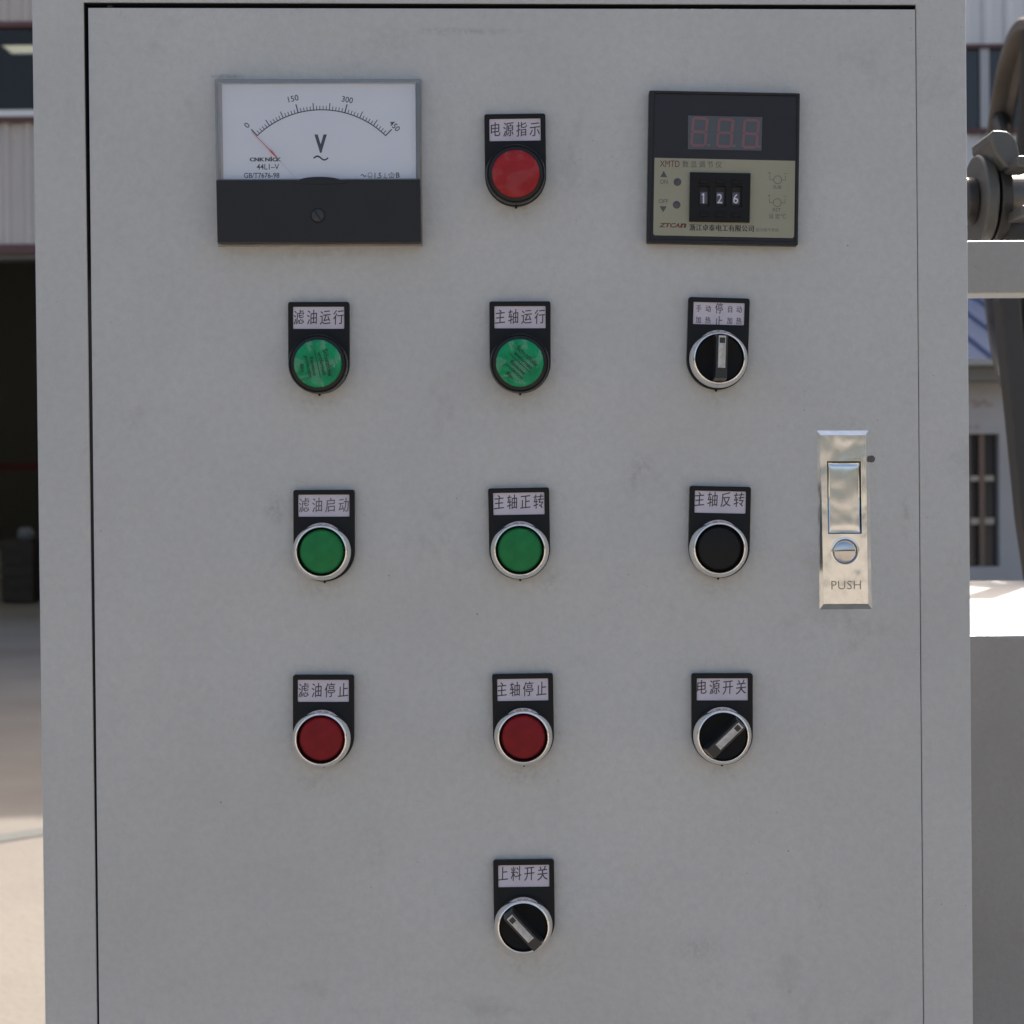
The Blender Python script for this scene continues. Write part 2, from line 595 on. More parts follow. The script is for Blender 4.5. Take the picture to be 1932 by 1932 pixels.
# ------------------------------------------------------------------ the yard and its sky line
def ground_material():
    m, nt, b = mat("yard_concrete")
    geo = node(nt, 'ShaderNodeNewGeometry')
    n = node(nt, 'ShaderNodeTexNoise', Scale=0.55, Detail=8.0, Roughness=0.62)
    nt.links.new(geo.outputs['Position'], n.inputs['Vector'])
    c = ramp(nt, n.outputs['Fac'], 0.33, 0.68, (0.222, 0.190, 0.155, 1), (0.308, 0.274, 0.228, 1))
    n2 = node(nt, 'ShaderNodeTexNoise', Scale=30.0, Detail=6.0)
    nt.links.new(geo.outputs['Position'], n2.inputs['Vector'])
    c = mixc(nt, ramp(nt, n2.outputs['Fac'], 0.35, 0.8, (0, 0, 0, 1), (0.3, 0.3, 0.3, 1)), c, (0.22, 0.2, 0.18))
    nt.links.new(c, b.inputs['Base Color'])
    b.inputs['Roughness'].default_value = 0.85
    bp = node(nt, 'ShaderNodeBump', Strength=0.5, Distance=0.01)
    nt.links.new(n2.outputs['Fac'], bp.inputs['Height'])
    nt.links.new(bp.outputs[0], b.inputs['Normal'])
    return m


G = 700
ground = obj("ground", pydata('ground', [(-G, -G, 0), (G, -G, 0), (G, G, 0), (-G, G, 0)], [(0, 1, 2, 3)]), ground_material())
tag(ground, kind='structure')
LINE_GREY = plain("ground_line_grey", (0.17, 0.17, 0.155), 0.8)
j = MB()
a, b_ = P(-60, 1588, 0), P(130, 1567, 0)


def on_ground(px, py):
    d = P(px, py, 1.0) - cam.location
    t = -cam.location.z / d.z
    return cam.location + d * t


a, b_ = on_ground(0, 1583), on_ground(82, 1570)
dr = (b_ - a).normalized()
nn = Vector((-dr.y, dr.x, 0)) * 0.075
a2, b2 = a - dr * 8, b_ + dr * 9
jo = obj("ground_line", pydata('ground_line_mesh', [a2 - nn + Vector((0, 0, .004)), b2 - nn + Vector((0, 0, .004)), b2 + nn + Vector((0, 0, .004)), a2 + nn + Vector((0, 0, .004))], [(0, 1, 2, 3)]), LINE_GREY)  # flat grey line laid across the concrete
tag(jo, kind='structure')

# --- warehouse on the left, far across the yard
CLAD = plain("pale_cladding", (0.60, 0.55, 0.50), 0.5, var=0.10, scale=0.9)
CLAD_B = plain("white_cladding", (0.82, 0.82, 0.80), 0.5, var=0.05, scale=0.9)
MAROON = plain("maroon_trim", (0.13, 0.06, 0.058), 0.5)
OLIVE = plain("lintel_paint", (0.17, 0.16, 0.14), 0.6)
DARKIN = plain("dark_interior", (0.09, 0.087, 0.085), 0.9)
GLASSD = plain("dark_glazing", (0.045, 0.05, 0.058), 0.12)
GLASS_T = film_material("window_glass", (0.85, 0.86, 0.85), 0.0, 0.03, 0.0)
WFRAME = plain("window_frame_white", (0.55, 0.56, 0.56), 0.5)


def ribbed(x0, x1, z0, z1, y, pitch=0.22, depth=0.035, back=0.06):
    """Profiled sheet: trapezoid ribs running up."""
    pts = []
    x = x0
    while x < x1:
        for dx, dy in ((0, 0), (0.55, 0), (0.68, -1), (0.88, -1)):
            xx = min(x + dx * pitch, x1)
            pts.append((xx, y + dy * depth))
        x += pitch
    pts.append((x1, y))
    vs, fs = [], []
    for (a, b) in pts:
        vs += [(a, b, z0), (a, b, z1)]
    n = len(pts)
    for i in range(n - 1):
        fs.append((2 * i, 2 * i + 2, 2 * i + 3, 2 * i + 1))
    k = len(vs)
    vs += [(x0, y + back, z0), (x0, y + back, z1), (x1, y + back, z0), (x1, y + back, z1)]
    fs += [(k, k + 1, k + 3, k + 2), (0, 1, k + 1, k), (2 * n - 2, k + 2, k + 3, 2 * n - 1)]
    return pydata('ribbed', vs, fs)


def zat(py, Y):
    return P(966, py, Y).z


def xat(px, Y, py=600):
    return P(px, py, Y).x


WY = 18.0
wh = empty("warehouse", (-9, WY, 0), "pale ribbed warehouse with maroon bands and a dark open doorway, left of the cabinet", "warehouse")
O = Vector(wh.location)


def wpart(name, me, m, par=wh, off=None, **kw):
    off = O if off is None else off
    for v in me.vertices:
        v.co = v.co - off
    return obj(name, me, m, par, **kw)


X0, X1, HW = -21.0, 2.8, 11.0
zs = [zat(p, WY) for p in (35, 45, 202, 214, 224, 454, 472, 481)]
wpart("upper_cladding", ribbed(X0, X1, zs[0], HW, WY), CLAD)
wpart("lower_cladding", ribbed(X0, X1, zs[5], zs[4], WY), CLAD)
wpart("trim_band", MB().box(X0, X1, WY - .08, WY + .06, zs[1], zs[0]).mesh(), MAROON)
wpart("window_sill", MB().box(X0, X1, WY - .10, WY + .06, zs[3], zs[2]).mesh(), CLAD_B)
wpart("trim_band", MB().box(X0, X1, WY - .08, WY + .06, zs[4], zs[3]).mesh(), MAROON)
wpart("trim_band", MB().box(X0, X1, WY - .09, WY + .06, zs[6], zs[5]).mesh(), MAROON)
wpart("lintel", MB().box(X0, X1, WY - .04, WY + .2, zs[7], zs[6]).mesh(), OLIVE)
dxa, dxb = -9.2, -3.2
wpart("lower_wall", ribbed(X0, dxa, 0, zs[7], WY), CLAD)
wpart("lower_wall", ribbed(dxb, X1, 0, zs[7], WY), CLAD)
gw = 2.4
k = 0
x = X0
while x < X1 - 0.2:
    xe = min(x + gw, X1)
    pn = wpart("window_pane", MB().box(x + .04, xe - .04, WY - .01, WY + .01, zs[2] + .02, zs[1] - .02).mesh(), GLASS_T)
    wpart("mullion", MB().box(xe - .04, xe + .04, WY - .05, WY + .05, zs[2], zs[1]).mesh(), WFRAME)
    x = xe
sh = MB()
sh.box(X0, X0 + .1, WY + .2, 44, 0, 10.6)
sh.box(X1 - .1, X1, WY + .2, 44, 0, 10.6)
sh.box(X0, X1, 44, 44.2, 0, 10.6)
wpart("inner_wall", sh.mesh(), DARKIN)
# roof with translucent daylight strips; the wide unseen ones added to brighten the interior
sky_m, nts, bs = mat("daylight_sheet")
nts.nodes.remove(bs)
trn = node(nts, 'ShaderNodeBsdfTranslucent')
trn.inputs[0].default_value = (0.45, 0.46, 0.42, 1)
nts.links.new(trn.outputs[0], nts.nodes['Material Output'].inputs[0])
ZC = 8.6
rf = MB()
strips = [(19.5, 22.5), (26.8, 27.5), (28.4, 29.1), (36.5, 40)]
yy = WY + .1
for s0, s1 in strips:
    rf.box(X0, X1, yy, s0, ZC, ZC + .12)
    if s1 - s0 < 1:
        rf.box(X0, -8.15, s0, s1, ZC, ZC + .12)
        rf.box(-5.6, X1, s0, s1, ZC, ZC + .12)
    yy = s1
rf.box(X0, X1, yy, 44, ZC, ZC + .12)
wpart("roof", rf.mesh(), DARKIN)
for s0, s1 in strips:
    wpart("daylight_or_fill_strip", MB().box(*((-8.15, -5.6) if s1 - s0 < 1 else (X0, X1)), s0, s1, ZC + .02, ZC + .03).mesh(), sky_m)
wpart("cross_beam", MB().box(X0 + .2, X1 - .2, 30, 30.15, zat(880, 30), zat(864, 30)).mesh(), plain("red_steel", (0.12, 0.02, 0.02), 0.6))
# a few goods just inside the doorway
crp = P(34, 1150, 22)
cr = empty("packing_crate", (crp.x, 22, 0), "brown wooden crate standing in the dark warehouse doorway", "crate")
WOOD = plain("crate_wood", (0.06, 0.045, 0.035), 0.8, scale=8, var=.2)
for i in range(5):
    z0 = .05 + i * .15
    obj("plank", MB().box(-.2, .2, -.02, 0, z0, z0 + .13).mesh(), WOOD, cr)
obj("carcass", MB().box(-.19, .19, 0, .4, .02, .8).mesh(), WOOD, cr)
bm = bmesh.new()
bmesh.ops.create_icosphere(bm, subdivisions=3, radius=1)
for v in bm.verts:
    n_ = 1 + 0.12 * math.sin(5 * v.co.x + 2) * math.cos(4 * v.co.z)
    v.co = Vector((v.co.x * .11 * n_, v.co.y * .13, max(v.co.z, -.7) * .10 * n_))
me = bpy.data.meshes.new('sack'); bm.to_mesh(me); bm.free()
sk = obj("sack", me, plain("sack_white", (.2, .2, .21), .8), None, (crp.x + .06, 22.2, .80 + .068), smooth=True)
tag(sk, "white sack lying on the brown crate in the doorway", "sack")

# --- workshop on the right, behind the shed
RY = 24.0
ws = empty("workshop_building", (10, RY, 0), "tall white clad workshop with a maroon edged window strip, right of the cabinet", "building")
OW = Vector(ws.location)
zr = [zat(p, RY) for p in (94, 102, 252, 262)]
XA, XB = 3.0, 24.0
wp = lambda n, me, m: wpart(n, me, m, ws, OW)
wp("upper_cladding", ribbed(XA, XB, zr[0], 14, RY, 0.30, 0.03), CLAD_B)
wp("lower_cladding", ribbed(XA, XB, 0, zr[3], RY, 0.30, 0.03), CLAD_B)
wp("trim_band", MB().box(XA, XB, RY - .08, RY + .05, zr[1], zr[0]).mesh(), MAROON)
wp("trim_band", MB().box(XA, XB, RY - .08, RY + .05, zr[3], zr[2]).mesh(), MAROON)
mx = xat(1856, RY, 180)
xs = [XA] + [x for x in [mx - 3.6, mx - 1.8, mx, mx + 1.8, mx + 3.6, mx + 5.4, mx + 7.2, mx + 9.0] if x > XA + .3] + [XB]
for a, b_ in zip(xs, xs[1:]):
    wp("window_pane", MB().box(a + .06, b_ - .06, RY - .01, RY + .01, zr[2], zr[1]).mesh(), GLASSD)
for a in xs[1:-1]:
    wp("mullion", MB().box(a - .06, a + .06, RY - .06, RY + .04, zr[2], zr[1]).mesh(), WFRAME)
wp("rear_walls", MB().box(XA, XB, RY + .2, 40, 0, 13.9).mesh(), CLAD_B)

# --- low shed with a blue roof
SY = 13.0
XS0, XS1 = 3.0, 12.0
shd = empty("shed", (6, SY, 0), "low grey shed with a blue ribbed roof and a barred window, behind the machine", "shed")
OS = Vector(shd.location)
spt = lambda n, me, m, par=None, **kw: wpart(n, me, m, par or shd, OS, **kw)
SW = plain("shed_render", (0.42, 0.41, 0.405), 0.8, var=0.08, scale=2)
BLUE = plain("blue_roof", (0.085, 0.125, 0.23), 0.7, var=0.06, scale=3, spec=0.15)
ze = zat(697, SY); zf = zat(689, SY - .3)
wx1 = xat(1886, SY, 950); wx0 = wx1 - 1.1
wz0, wz1 = zat(1078, SY), zat(827, SY)
wl = MB()
wl.box(XS0, wx0, SY, SY + .2, 0, ze)
wl.box(wx1, XS1, SY, SY + .2, 0, ze)
wl.box(wx0, wx1, SY, SY + .2, 0, wz0)
wl.box(wx0, wx1, SY, SY + .2, wz1, ze)
wl.box(XS0, XS0 + .2, SY + .2, SY + 8, 0, ze)
wl.box(XS1 - .2, XS1, SY + .2, SY + 8, 0, ze)
wl.box(XS0, XS1, SY + 8, SY + 8.2, 0, ze)
spt("wall", wl.mesh(), SW)
# ribbed roof, ridge along x
def roof_slope(y0, z0, y1, z1):
    vs, fs = [], []
    x = XS0 - .3
    prof = []
    while x < XS1 + .3:
        prof += [(x, 0), (x + .15, 0), (x + .17, .035), (x + .20, .035), (x + .22, 0)]
        x += .25
    for a, h in prof:
        vs += [(a, y0, z0 + h), (a, y1, z1 + h)]
    for i in range(len(prof) - 1):
        fs.append((2 * i, 2 * i + 2, 2 * i + 3, 2 * i + 1))
    return pydata('roof', vs, fs)
zrg = zf + 4.3 * 0.285
spt("roof", roof_slope(SY - .3, zf, SY + 4, zrg), BLUE)
spt("roof", roof_slope(SY + 8.4, zf, SY + 4, zrg), BLUE)
spt("fascia", MB().box(XS0 - .3, XS1 + .3, SY - .33, SY - .30, zat(698, SY - .3), zf + .01).mesh(), plain("fascia", (0.33, 0.33, 0.31), .6))
spt("soffit_beam", MB().box(XS0, XS1, SY - .25, SY - .003, zat(728, SY - .2), zat(700, SY - .2)).mesh(), OLIVE)
spt("window_pane", MB().box(wx0, wx1, SY + .10, SY + .11, wz0, wz1).mesh(), plain("shed_glass", (0.035, 0.038, 0.045), 0.15))
CREAM = plain("cream_bar", (0.42, 0.38, 0.31), 0.6)
BROWN = plain("brown_frame", (0.17, 0.12, 0.09), 0.6)
for pa, pb in ((906, 916), (986, 998)):
    spt("window_bar", MB().box(wx0, wx1 - .03, SY + .04, SY + .07, zat(pb, SY), zat(pa, SY)).mesh(), CREAM)
for pa, pb in ((1828, 1833), (1850, 1860)):
    spt("window_frame", MB().box(xat(pa, SY, 950), xat(pb, SY, 950), SY + .03, SY + .09, wz0, wz1).mesh(), BROWN)
REDP = plain("faded_red_paint", (0.37, 0.30, 0.295), 0.8)
marks = MB()
for px, py, a_, b__ in ((1836, 757, 5, 3), (1846, 762, 6, 4), (1857, 758, 5, 4), (1866, 764, 7, 3), (1841, 767, 6, 2), (1843, 806, 5, 4), (1829, 806, 4, 3)):
    c = P(px, py, SY)
    s_ = K(SY)
    marks.box(c.x - a_ * s_, c.x + a_ * s_, SY - .004, SY - .001, c.z - b__ * s_, c.z + b__ * s_)
spt("painted_marks", marks.mesh(), REDP)["kind"] = "stuff"

# ------------------------------------------------------------------ the machine beside the cabinet
mc = empty("machine", (0.75, 0.6, 0), "grey painted machine with crossbeam, pipe coupling and large wheel, right of the cabinet", "machine")
OM = Vector(mc.location)
mp = lambda n, me, m, par=None, **kw: wpart(n, me, m, par or mc, OM, **kw)
BF = 0.27
zt = zat(1206, BF)
BB = BF
while P(1880, 1096, BB).z > zt and BB < 3:
    BB += 0.005
mp("body", MB().box(0.06, 1.5, BF, BB, 0.12, zt).mesh(), PAINT_M, bevel=.003)
for xx in (0.1, 1.4):
    for yy in (BF + .03, BB - .1):
        mp("leg", MB().box(xx, xx + .06, yy, yy + .06, 0, .12).mesh(), PAINT_M)
BY = 0.15
mp("crossbeam", MB().box(P(1812, 500, BY).x, 1.4, BY, BY + .03, P(1880, 553, BY).z, P(1880, 453.5, BY).z).mesh(), PAINT_M, bevel=.0015)
STEELB = plain("cast_steel", (0.06, 0.056, 0.053), 0.42, metal=0.6, var=.15, scale=40)
STEELL = plain("machined_steel", (0.11, 0.107, 0.10), 0.42, metal=0.35, var=.12, scale=40)
CU = 0.30
ax = Vector((math.cos(R(3)), math.sin(R(3)), 0))     # coupling axis, its left end nearer the lens
kk = K(CU)
c0 = P(1849, 380, CU)
mp("coupling_flange", MB().cyl(c0 - ax * .004, c0 + ax * .004, 86 * kk, 64).mesh(), STEELL, bevel=.0015)
mp("coupling_flange", MB().cyl(c0 + ax * .006, c0 + ax * .014, 80 * kk, 64).mesh(), STEELB, bevel=.0015)
mp("shaft_end", MB().cyl(c0 - ax * .012, c0 - ax * .004, 44 * kk, 40).mesh(), STEELB, bevel=.0015)
c1 = P(1925, 372, CU + .01)
mp("pipe", MB().cyl(c0 + ax * .014, c0 + ax * .30, 50 * kk, 40).mesh(), plain("pipe_steel", (.17, .15, .13), .35, metal=.7, var=.15, scale=30))
mp("collar", MB().cyl(c0 + ax * .034, c0 + ax * .042, 57 * kk, 40).mesh(), STEELL, bevel=.0012)
# clamp lug that arches over the flange
lug = MB()
o_ = [(1856, 262), (1858, 257), (1864, 254), (1876, 254), (1889, 256), (1898, 262), (1905, 272), (1910, 286), (1913, 305), (1914, 325), (1898, 328), (1884, 322), (1876, 310), (1868, 300), (1862, 288), (1857, 275)]
lug.prism([(P(u, v, CU - .02).x, P(u, v, CU - .02).z) for u, v in o_], CU - .035, CU + .012)
mp("clamp_lug", lug.mesh(), STEELL, bevel=.002)
for u, v, u2, v2 in ((1908, 301, 1945, 322), (1916, 393, 1950, 413)):
    p1, p2 = P(u, v2, CU - .04), P(u2, v, CU - .04)
    mp("bolt_head", MB().box(p1.x, p2.x, CU - .055, CU - .02, p1.z, p2.z).mesh(), STEELL, bevel=.0015)
mp("coupling_foot", MB().box(P(1885, 440, CU).x, 1.0, CU - .012, CU + .06, P(1880, 500, CU).z, P(1880, 425, CU).z).mesh(), STEELB, bevel=.002)
# wheel, nearly edge on
WHY = 1.65
kw_ = K(WHY)
wc = P(1959, 400, WHY)
RW = 357 * kw_
wheel_me = lathe([(RW - .030, .000), (RW - .004, .000), (RW, .004), (RW, .030), (RW - .004, .034), (RW - .016, .034), (RW - .018, .030), (RW - .018, .012), (RW - .030, .004), (RW - .030, .0)], 96)
WHM = plain("wheel_rust_grey", (0.11, 0.098, 0.09), .6, metal=.3, var=.2, scale=25)
wrot = (0, 0, -R(95))
whl = obj("wheel", sharp(wheel_me), WHM, mc, wc - OM, wrot)
spk_ = MB()
for i in range(6):
    t = math.pi * 2 * i / 6 + .3
    spk_.cyl((0, -.02, 0), (math.cos(t) * (RW - .018), -.02, math.sin(t) * (RW - .018)), .012, 12)
DK = plain("dark_casting", (0.03, 0.028, 0.026), .6)
obj("spokes", spk_.mesh(), DK, whl)
obj("web", lathe([(0, -.016), (RW - .02, -.016), (RW - .02, -.008), (0, -.008)], 64), plain('grey_casting', (.055, .055, .055), .6), whl)
obj("hub", lathe([(0, .06), (.04, .06), (.04, -.02), (0, -.02)], 32), DK, whl)
ss = MB()
SB = 0.92
ss.prism([(P(u, v, SB).x, P(u, v, SB).z) for u, v in ((1886, 560), (1925, 560), (1975, 1112), (1948, 1112), (1929, 985), (1910, 790))], SB, SB + .03)
mp("strut", ss.mesh(), DK, bevel=.002)

# ------------------------------------------------------------------ the control cabinet
cab = empty("control_cabinet", (0, 0.12, 0), "light grey steel control cabinet with meters, push buttons and selector switches on its door", "electrical cabinet")
OC = Vector(cab.location)
cp = lambda n, me, m, par=None, **kw: wpart(n, me, m, par or cab, OC, **kw)


def xline(pa, pb, z):
    a, b = P(*pa), P(*pb)
    t = (z - a.z) / (b.z - a.z)
    return a.x + (b.x - a.x) * t


ZT, ZB = P(966, -96).z, 0.10
DT_L, DT_R = P(166, 15).z, P(1727, 18).z
DB = 0.20
fi_top_l, fi_top_r = P(160, 4.0).z, P(1728.5, 8.5).z
LO, RO = ((60, 0), (85, 1932)), ((1822.5, 0), (1836, 1932))
LI, RI = ((157.5, 8), (182.8, 1918)), ((1728.0, 16), (1743.2, 1923))
LD, RD = ((166.5, 15), (187.2, 1918)), ((1726.5, 16), (1741.4, 1923))
outer = [(xline(*LO, ZT), ZT), (xline(*RO, ZT), ZT), (xline(*RO, ZB), ZB), (xline(*LO, ZB), ZB)]
inner = [(xline(*LI, fi_top_l), fi_top_l), (xline(*RI, fi_top_r), fi_top_r), (xline(*RI, DB - .002), DB - .002), (xline(*LI, DB - .002), DB - .002)]
fr = plate_mesh([outer, inner], -0.018, 0.0, 0.0006)
cp("frame", fr, PAINT)
xo0, xo1 = outer[0][0] + .001, outer[1][0] - .001
bx = MB()
bx.box(xo0, xo0 + .002, .0181, .24, ZB, ZT - .002)
bx.box(xo1 - .002, xo1, .0181, .24, ZB, ZT - .002)
bx.box(xo0 + .002, xo1 - .002, .238, .24, ZB, ZT - .002)
bx.box(xo0, xo1, .0181, .24, ZT - .0019, ZT)
cp("shell", bx.mesh(), PAINT)
cp("plinth", MB().box(xo0 + .02, xo1 - .02, .02, .23, 0, ZB - .001).mesh(), RUBBER)
door_poly = [(xline(*LD, DT_L), DT_L), (xline(*RD, DT_R), DT_R), (xline(*RD, DB), DB), (xline(*LD, DB), DB)]
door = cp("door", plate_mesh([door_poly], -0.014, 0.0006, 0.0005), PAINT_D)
cp("door_seal", MB().prism([(x * 1.03, z) for x, z in (inner[0], inner[1], inner[2], inner[3])], .0182, .022).mesh(), RUBBER)
(ax_, az_), (bx_, bz_), (cx_, cz_), (dx_, dz_) = inner
lining_o = [(ax_ + 2e-5, az_ - 2e-5), (bx_ - 2e-5, bz_ - 2e-5), (cx_ - 2e-5, cz_ + 2e-5), (dx_ + 2e-5, dz_ + 2e-5)]
lining_i = [(ax_ + 3e-4, az_ - 3e-4), (bx_ - 12e-5, bz_ - 3e-4), (cx_ - 12e-5, cz_ + 3e-4), (dx_ + 3e-4, dz_ + 3e-4)]
cp("gap_dark_lining", frame_mesh(lining_o, lining_i, -.018, -.0012), RUBBER)  # black lining added to keep the door gap dark where its wall catches light
hp = P(203, 9)
cp("hinge_pin", MB().cyl((hp.x, .006, hp.z - .006), (hp.x, .006, hp.z + .004), .0016, 16).mesh(), STEELL)

DF = 0.0006                     # face of the door above y = 0


class Inst:
    """An instrument on the door: local x right, z up, -y out of the door."""
    def __init__(s, name, px, py, img_rot, mesh, m, label, h=0.004, smooth=False):
        s.o = P(px, py, -h)
        s.o.y = 0
        s.a = img_rot - ROLL
        s.body = obj(name, mesh, m, cab, s.o - OC, (0, -s.a, 0), smooth=smooth)
        s.body['label'] = label

    def L(s, px, py, h):
        d = P(px, py, -h) - s.o
        ca, sa = math.cos(s.a), math.sin(s.a)
        return (d.x * ca + d.z * sa, -d.x * sa + d.z * ca)

    def part(s, name, me, m, **kw):
        return obj(name, me, m, s.body, **kw)


mm = 0.001
UP = 1.6 * mm


def raised(prof):
    return [(r, h + UP if h > 5.5 * mm else h) for r, h in prof]


# ---- shared meshes for the 22 mm devices
W_, TOPZ, RB = 30.1 * mm, 30.2 * mm, 15.2 * mm       # plate width, top above circle centre, bottom radius
hw = W_ / 2
PH = 4.6 * mm
out_l = [(-hw + 1.1 * mm, TOPZ)] + [(hw - 1.1 * mm, TOPZ)] + arc(hw - 1.1 * mm, TOPZ - 1.1 * mm, 1.1 * mm, 80, 0, 4) + arc(0, 0, hw, 0, -180, 40) + arc(-hw + 1.1 * mm, TOPZ - 1.1 * mm, 1.1 * mm, 180, 100, 4)
CW, CH, CZ = 25.2 * mm, 10.9 * mm, 30.2 * mm - 7.8 * mm
win = rrect(0, CZ, CW, CH, .35 * mm, 3)
PLATE = sharp(plate_mesh([out_l, win], DF, PH, 0.00035))
NOTCH = MB().prism([(-.8 * mm, -hw + .3 * mm), (.8 * mm, -hw + .3 * mm), (.3 * mm, -hw - .9 * mm), (-.3 * mm, -hw - .9 * mm)], -DF, -2.5 * mm).mesh()
CARD_ME = MB().box(-CW / 2 - .3 * mm, CW / 2 + .3 * mm, -3.9 * mm, -2.2 * mm, CZ - CH / 2 - .3 * mm, CZ + CH / 2 + .3 * mm).mesh()
RING = sharp(lathe(raised([(14.1 * mm, PH - .2 * mm), (14.35 * mm, 4.6 * mm), (14.35 * mm, 6.3 * mm), (14.15 * mm, 7.4 * mm), (13.75 * mm, 8.6 * mm), (13.25 * mm, 9.7 * mm), (12.75 * mm, 10.5 * mm), (12.55 * mm, 10.7 * mm),
                    (12.42 * mm, 10.55 * mm), (12.25 * mm, 10.75 * mm), (12.0 * mm, 10.8 * mm), (11.85 * mm, 10.5 * mm), (11.8 * mm, 9.4 * mm), (11.8 * mm, 4 * mm)]), 96), 60)
WELL_ME = lathe([(0, 4.4 * mm), (11.79 * mm, 4.4 * mm)], 64)
CAP_ME = sharp(lathe(raised([(0, 9.75 * mm), (9.4 * mm, 9.7 * mm), (10.1 * mm, 9.4 * mm), (10.6 * mm, 8.7 * mm), (10.85 * mm, 7.4 * mm), (10.9 * mm, 4.5 * mm)]), 72), 60)
LAMP_RING = sharp(lathe(raised([(14.3 * mm, PH - .2 * mm), (14.5 * mm, 5 * mm), (14.5 * mm, 8.6 * mm), (14.2 * mm, 9.6 * mm), (13.9 * mm, 9.8 * mm), (13.6 * mm, 9.5 * mm), (13.3 * mm, 9.0 * mm), (11.75 * mm, 9.3 * mm), (11.7 * mm, 8.8 * mm)]), 96), 30)
LENS_ME = sharp(lathe(raised([(0, 9.95 * mm), (9 * mm, 9.85 * mm), (11.2 * mm, 9.65 * mm), (11.68 * mm, 9.3 * mm), (11.7 * mm, 6 * mm)]), 96), 60)
DISC_ME = sharp(lathe(raised([(0, 8.4 * mm), (10.9 * mm, 8.4 * mm), (11.5 * mm, 8.8 * mm), (11.78 * mm, 8.3 * mm), (11.78 * mm, 5 * mm)]), 96), 40)


def handle_mesh():
    # raised grip, ends sloped in to its top; local z along the grip
    bwt, bwb, top, bot = 2.75 * mm, 3.1 * mm, 22.0 * mm, 9.9 * mm
    zt_, zb_ = 11.3 * mm, -11.5 * mm
    ring = [(-1, -1), (1, -1), (1, 1), (-1, 1)]
    vs = []
    for hgt, w2, a, b in ((bot, bwb, zb_, zt_), (15 * mm, bwb - .1 * mm, zb_ + .1 * mm, zt_ - .1 * mm), (top, bwt, zb_ + 1.2 * mm, zt_ - .5 * mm)):
        vs += [(-w2, -hgt, a), (w2, -hgt, a), (w2, -hgt, b), (-w2, -hgt, b)]
    fs = [(8, 9, 10, 11)]
    for l in (0, 4):
        for i in range(4):
            q = (i + 1) % 4
            fs.append((l + i, l + q, l + 4 + q, l + 4 + i))
    me = pydata('handle', vs, fs)
    bm = bmesh.new(); bm.from_mesh(me); bmesh.ops.recalc_face_normals(bm, faces=bm.faces); bm.to_mesh(me); bm.free()
    return me


HANDLE = handle_mesh()
INLAY_ME = plate_mesh([[(-1.75 * mm, -5.3 * mm), (1.75 * mm, -5.3 * mm), (1.75 * mm, 10.2 * mm), (-1.75 * mm, 10.2 * mm)],
                       [(-1.35 * mm, 6.6 * mm), (1.35 * mm, 6.6 * mm), (1.35 * mm, 9.3 * mm), (-1.35 * mm, 9.3 * mm)]], 21.9 * mm, 22.25 * mm, 0.00005)


def device(name, top, rot, centre, label, chars, layout=None, ink=INK, dz=0.0, dx=0.0):
    """One 22 mm device: legend plate, card with its caption; returns the instrument."""
    it = Inst(name, top[0] + 114.9 * math.sin(rot), top[1] + 114.9 * math.cos(rot), rot, PLATE, BLACK, label, h=PH)
    q = it.L(centre[0], centre[1], 9 * mm)
    it.ctr = (q[0], 0, q[1])
    # seat the plate where its own top edge is, the ring where the ring is
    it.part("locating_tab", NOTCH, BLACK)
    it.part("caption_card", CARD_ME, CARD)
    mb = MB()
    if layout is None:
        n = len(chars)
        for i, ch in enumerate(chars):
            cx = (-0.5 + (i + 0.5) / n) * CW * 1.035 + dx
            for q_ in (-1, 1):
                write(mb, ch, cx + q_ * .00006, CZ + dz + .0004, 5.5 * mm, 7.3 * mm, (3.935 + .01 * q_) * mm, bold=0.0, full=True, rise=0.10, shear=0.03)
    else:
        for ch, u, v, ww, hh in layout:
            for q_ in (-1, 1):
                write(mb, ch, u + q_ * .00004, CZ + v, ww, hh, (3.935 + .01 * q_) * mm, full=True)
    it.part("caption", flat_mesh(mb), ink)
    return it


def button(top, rot, centre, label, chars, capm, **kw):
    it = device("push_button", top, rot, centre, label, chars, **kw)
    it.part("bezel", RING, CHROME, loc=it.ctr)
    it.part("well", WELL_ME, WELL, loc=it.ctr)
    it.part("cap", CAP_ME, capm, loc=it.ctr)
    return it


def selector(top, rot, centre, label, chars, turn, **kw):
    it = device("selector_switch", top, rot, centre, label, chars, **kw)
    it.part("bezel", RING, CHROME, loc=it.ctr)
    it.part("dial", DISC_ME, BLACK, loc=it.ctr)
    h = it.part("handle", HANDLE, GRIP, bevel=.00035, loc=it.ctr)
    h.rotation_euler = (0, R(turn), 0)
    obj("pointer_inlay", INLAY_ME, INLAY, h)
    return it


def film_disc(r, seed, h, amp):
    rnd = random.Random(seed)
    vs, fs = [(0, -h, 0)], []
    nr, na = 9, 48
    bumps = [(rnd.uniform(-r, r), rnd.uniform(-r, r), rnd.uniform(.12, .35) * r, rnd.uniform(-1, 1)) for _ in range(22)]
    for i in range(1, nr + 1):
        for k in range(na):
            t = 2 * math.pi * k / na
            rr = r * i / nr
            if i == nr: rr *= 1 + rnd.uniform(-.02, .012)
            x, z = rr * math.cos(t), rr * math.sin(t)
            d = sum(s * math.exp(-((x - a) ** 2 + (z - b) ** 2) / q ** 2) for a, b, q, s in bumps)
            vs.append((x, -h - amp * (d + 1.5 + rnd.uniform(-.10, .10)) - .00012 * (i / nr), z))
    for k in range(na):
        fs.append((0, 1 + (k + 1) % na, 1 + k))
    for i in range(nr - 1):
        for k in range(na):
            a, b = 1 + i * na + k, 1 + i * na + (k + 1) % na
            fs.append((a, b, b + na, a + na))
    return pydata('film', vs, fs)


